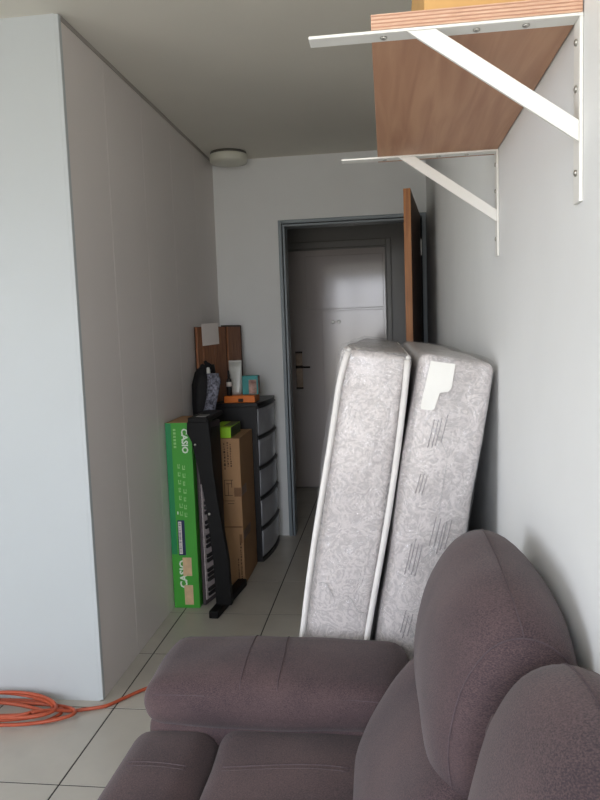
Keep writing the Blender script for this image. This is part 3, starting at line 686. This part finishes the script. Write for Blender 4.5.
box('picture_panel', -0.775, -0.7742, 4.078, 4.132, 1.012, 1.118, M_pinkp, te)
settle(te)
# stained wooden rack standing on the tower
wk = empty('wooden_rack', (-1.084, 3.878, 0.967)); wk.rotation_euler = (0, 0, math.atan2(4.435-3.905, -0.945+1.085))
tag(wk, 'stained wooden slatted rack standing behind the bag and bottles', 'rack')
Lw = 0.548; hw = 0.463
box('back_board', 0.004, Lw-0.004, 0.010, 0.018, 0.004, hw-0.006, M_rackd, wk)
for a, b in ((0.0, 0.055), (0.07, 0.195), (0.20, 0.345), (0.375, Lw)): box('slat', a, b, -0.004, 0.0095, 0.0, hw-0.008, M_rack, wk, bev=0.002)
box('top_rail', 0.33, Lw, -0.008, 0.020, hw-0.008, hw+0.002, M_rackd, wk, bev=0.002)
box('side_rail', Lw, Lw+0.008, -0.008, 0.020, 0.0, hw, M_rackd, wk, bev=0.002)
pa = box('paper_note', 0, 0.20, 0, 0.0012, 0, 0.128, M_paper, None); tag(pa, 'white paper note fixed to the wooden rack', 'paper')
pa.matrix_world = Matrix.Translation(wk.location) @ Matrix.Rotation(wk.rotation_euler.z, 4, 'Z') @ Matrix.Translation((0.055, -0.0055, hw-0.118)) @ Matrix.Rotation(math.radians(-2), 4, 'Y')
# tall black bag in the gap, with speckled sleeve
bgr = thing('black_bag', 'tall slumped black bag with speckled strap in front of the wooden rack', 'bag', (-1.02, 3.78, 0))
rings = []
rb = random.Random(5)
for z, rx, ry, cx in ((0.002, 0.055, 0.075, -1.03), (0.05, 0.062, 0.085, -1.03), (0.5, 0.060, 0.085, -1.03), (0.85, 0.060, 0.085, -1.030), (1.0, 0.064, 0.080, -1.028), (1.10, 0.064, 0.07, -1.024), (1.17, 0.058, 0.055, -1.01), (1.21, 0.035, 0.03, -0.995)):
    rings.append([(cx+rx*(1+0.10*math.sin(a*3+z*9))*math.cos(a), 3.77+ry*(1+0.10*math.sin(a*5+z*5))*math.sin(a), z) for a in [2*math.pi*k/28 for k in range(28)]])
loft('bag_body', rings, M_bag, bgr)
bm = bmesh.new()
for k in range(11):
    a = rb.uniform(-0.5, 3.6); L = rb.uniform(0.015, 0.055); c0 = Vector((-0.990+rb.uniform(-0.03, 0.02), 3.70+rb.uniform(-0.01, 0.02), 1.185+rb.uniform(-0.02, 0.02))); d = Vector((math.cos(a), 0.4*math.sin(a*2), math.sin(a)*0.9+0.25)).normalized(); s_v = d.cross(Vector((0, 1, 0))).normalized()*0.015
    p = [c0-s_v, c0+s_v, c0+d*L+s_v*0.5, c0+d*L-s_v*0.5]; q = [v+Vector((0, 0.006, 0)) for v in p]
    va = [bm.verts.new(v) for v in p]; vb = [bm.verts.new(v) for v in q]; bm.faces.new(va); bm.faces.new(vb[::-1])
    for i in range(4): bm.faces.new((va[i], va[(i+1) % 4], vb[(i+1) % 4], vb[i]))
fin('gathered_top', bm, M_bag, bgr)
soft('toggle', -0.985, -0.965, 3.680, 3.70, 1.155, 1.20, 0.009, M_clear, bgr, n=3)
rings = []
for t_, x, z, w in ((0, -0.950, 1.165, 0.030), (0.2, -0.945, 1.12, 0.034), (0.5, -0.958, 1.04, 0.034), (0.8, -0.980, 0.96, 0.030), (1, -0.995, 0.905, 0.026)):
    rings.append([(x+w*math.cos(a)*(1+0.15*math.sin(a*4+t_*9)), 3.685+0.022*math.sin(a), z) for a in [2*math.pi*k/16 for k in range(16)]])
loft('speckled_strap', rings, M_speck, bgr)
settle(bgr)

# ------------------------------------------------------------ orange cord on the floor
pts = []
rc = random.Random(11)
loops = 5; NP = 48
for k in range(loops*NP+1):
    a = 2*math.pi*k/NP; l = k/NP
    ex = 0.20+0.05*math.sin(l*2.1)+0.012*math.sin(l*7); ey = 0.070+0.022*math.sin(l*1.7+1)
    pts.append((-1.44+0.03*math.sin(l*1.3)+ex*math.cos(a-0.5), 2.262+0.012*math.sin(l*2.3)+ey*math.sin(a-0.5), 0.007+0.0085*l+0.004*math.sin(a*2+l)))
x0, y0_, z0 = pts[-1]
tail = [(-1.235, 2.265, 0.030), (-1.19, 2.292, 0.012), (-1.15, 2.312, 0.0075), (-1.11, 2.325, 0.0075), (-1.07, 2.345, 0.0075), (-1.03, 2.395, 0.0075), (-0.97, 2.47, 0.0075), (-0.88, 2.545, 0.0075), (-0.76, 2.57, 0.0075), (-0.62, 2.52, 0.0075), (-0.52, 2.40, 0.0075), (-0.47, 2.22, 0.0075), (-0.46, 1.98, 0.0075)]
ctrl = [Vector(p) for p in pts[-6::5]]+[Vector(p) for p in tail]
sm = []
for i in range(1, len(ctrl)-2):
    p0, p1, p2, p3 = ctrl[i-1:i+3]
    for k in range(6):
        t = k/6; sm.append(0.5*((2*p1)+(p2-p0)*t+(2*p0-5*p1+4*p2-p3)*t*t+(3*p1-p0-3*p2+p3)*t**3))
cd = tube('extension_cord', [Vector(p) for p in pts]+sm+[ctrl[-1]], 0.0066, M_cord, None, 7)
tag(cd, 'orange extension cord coiled on the floor tiles by the partition', 'cord')
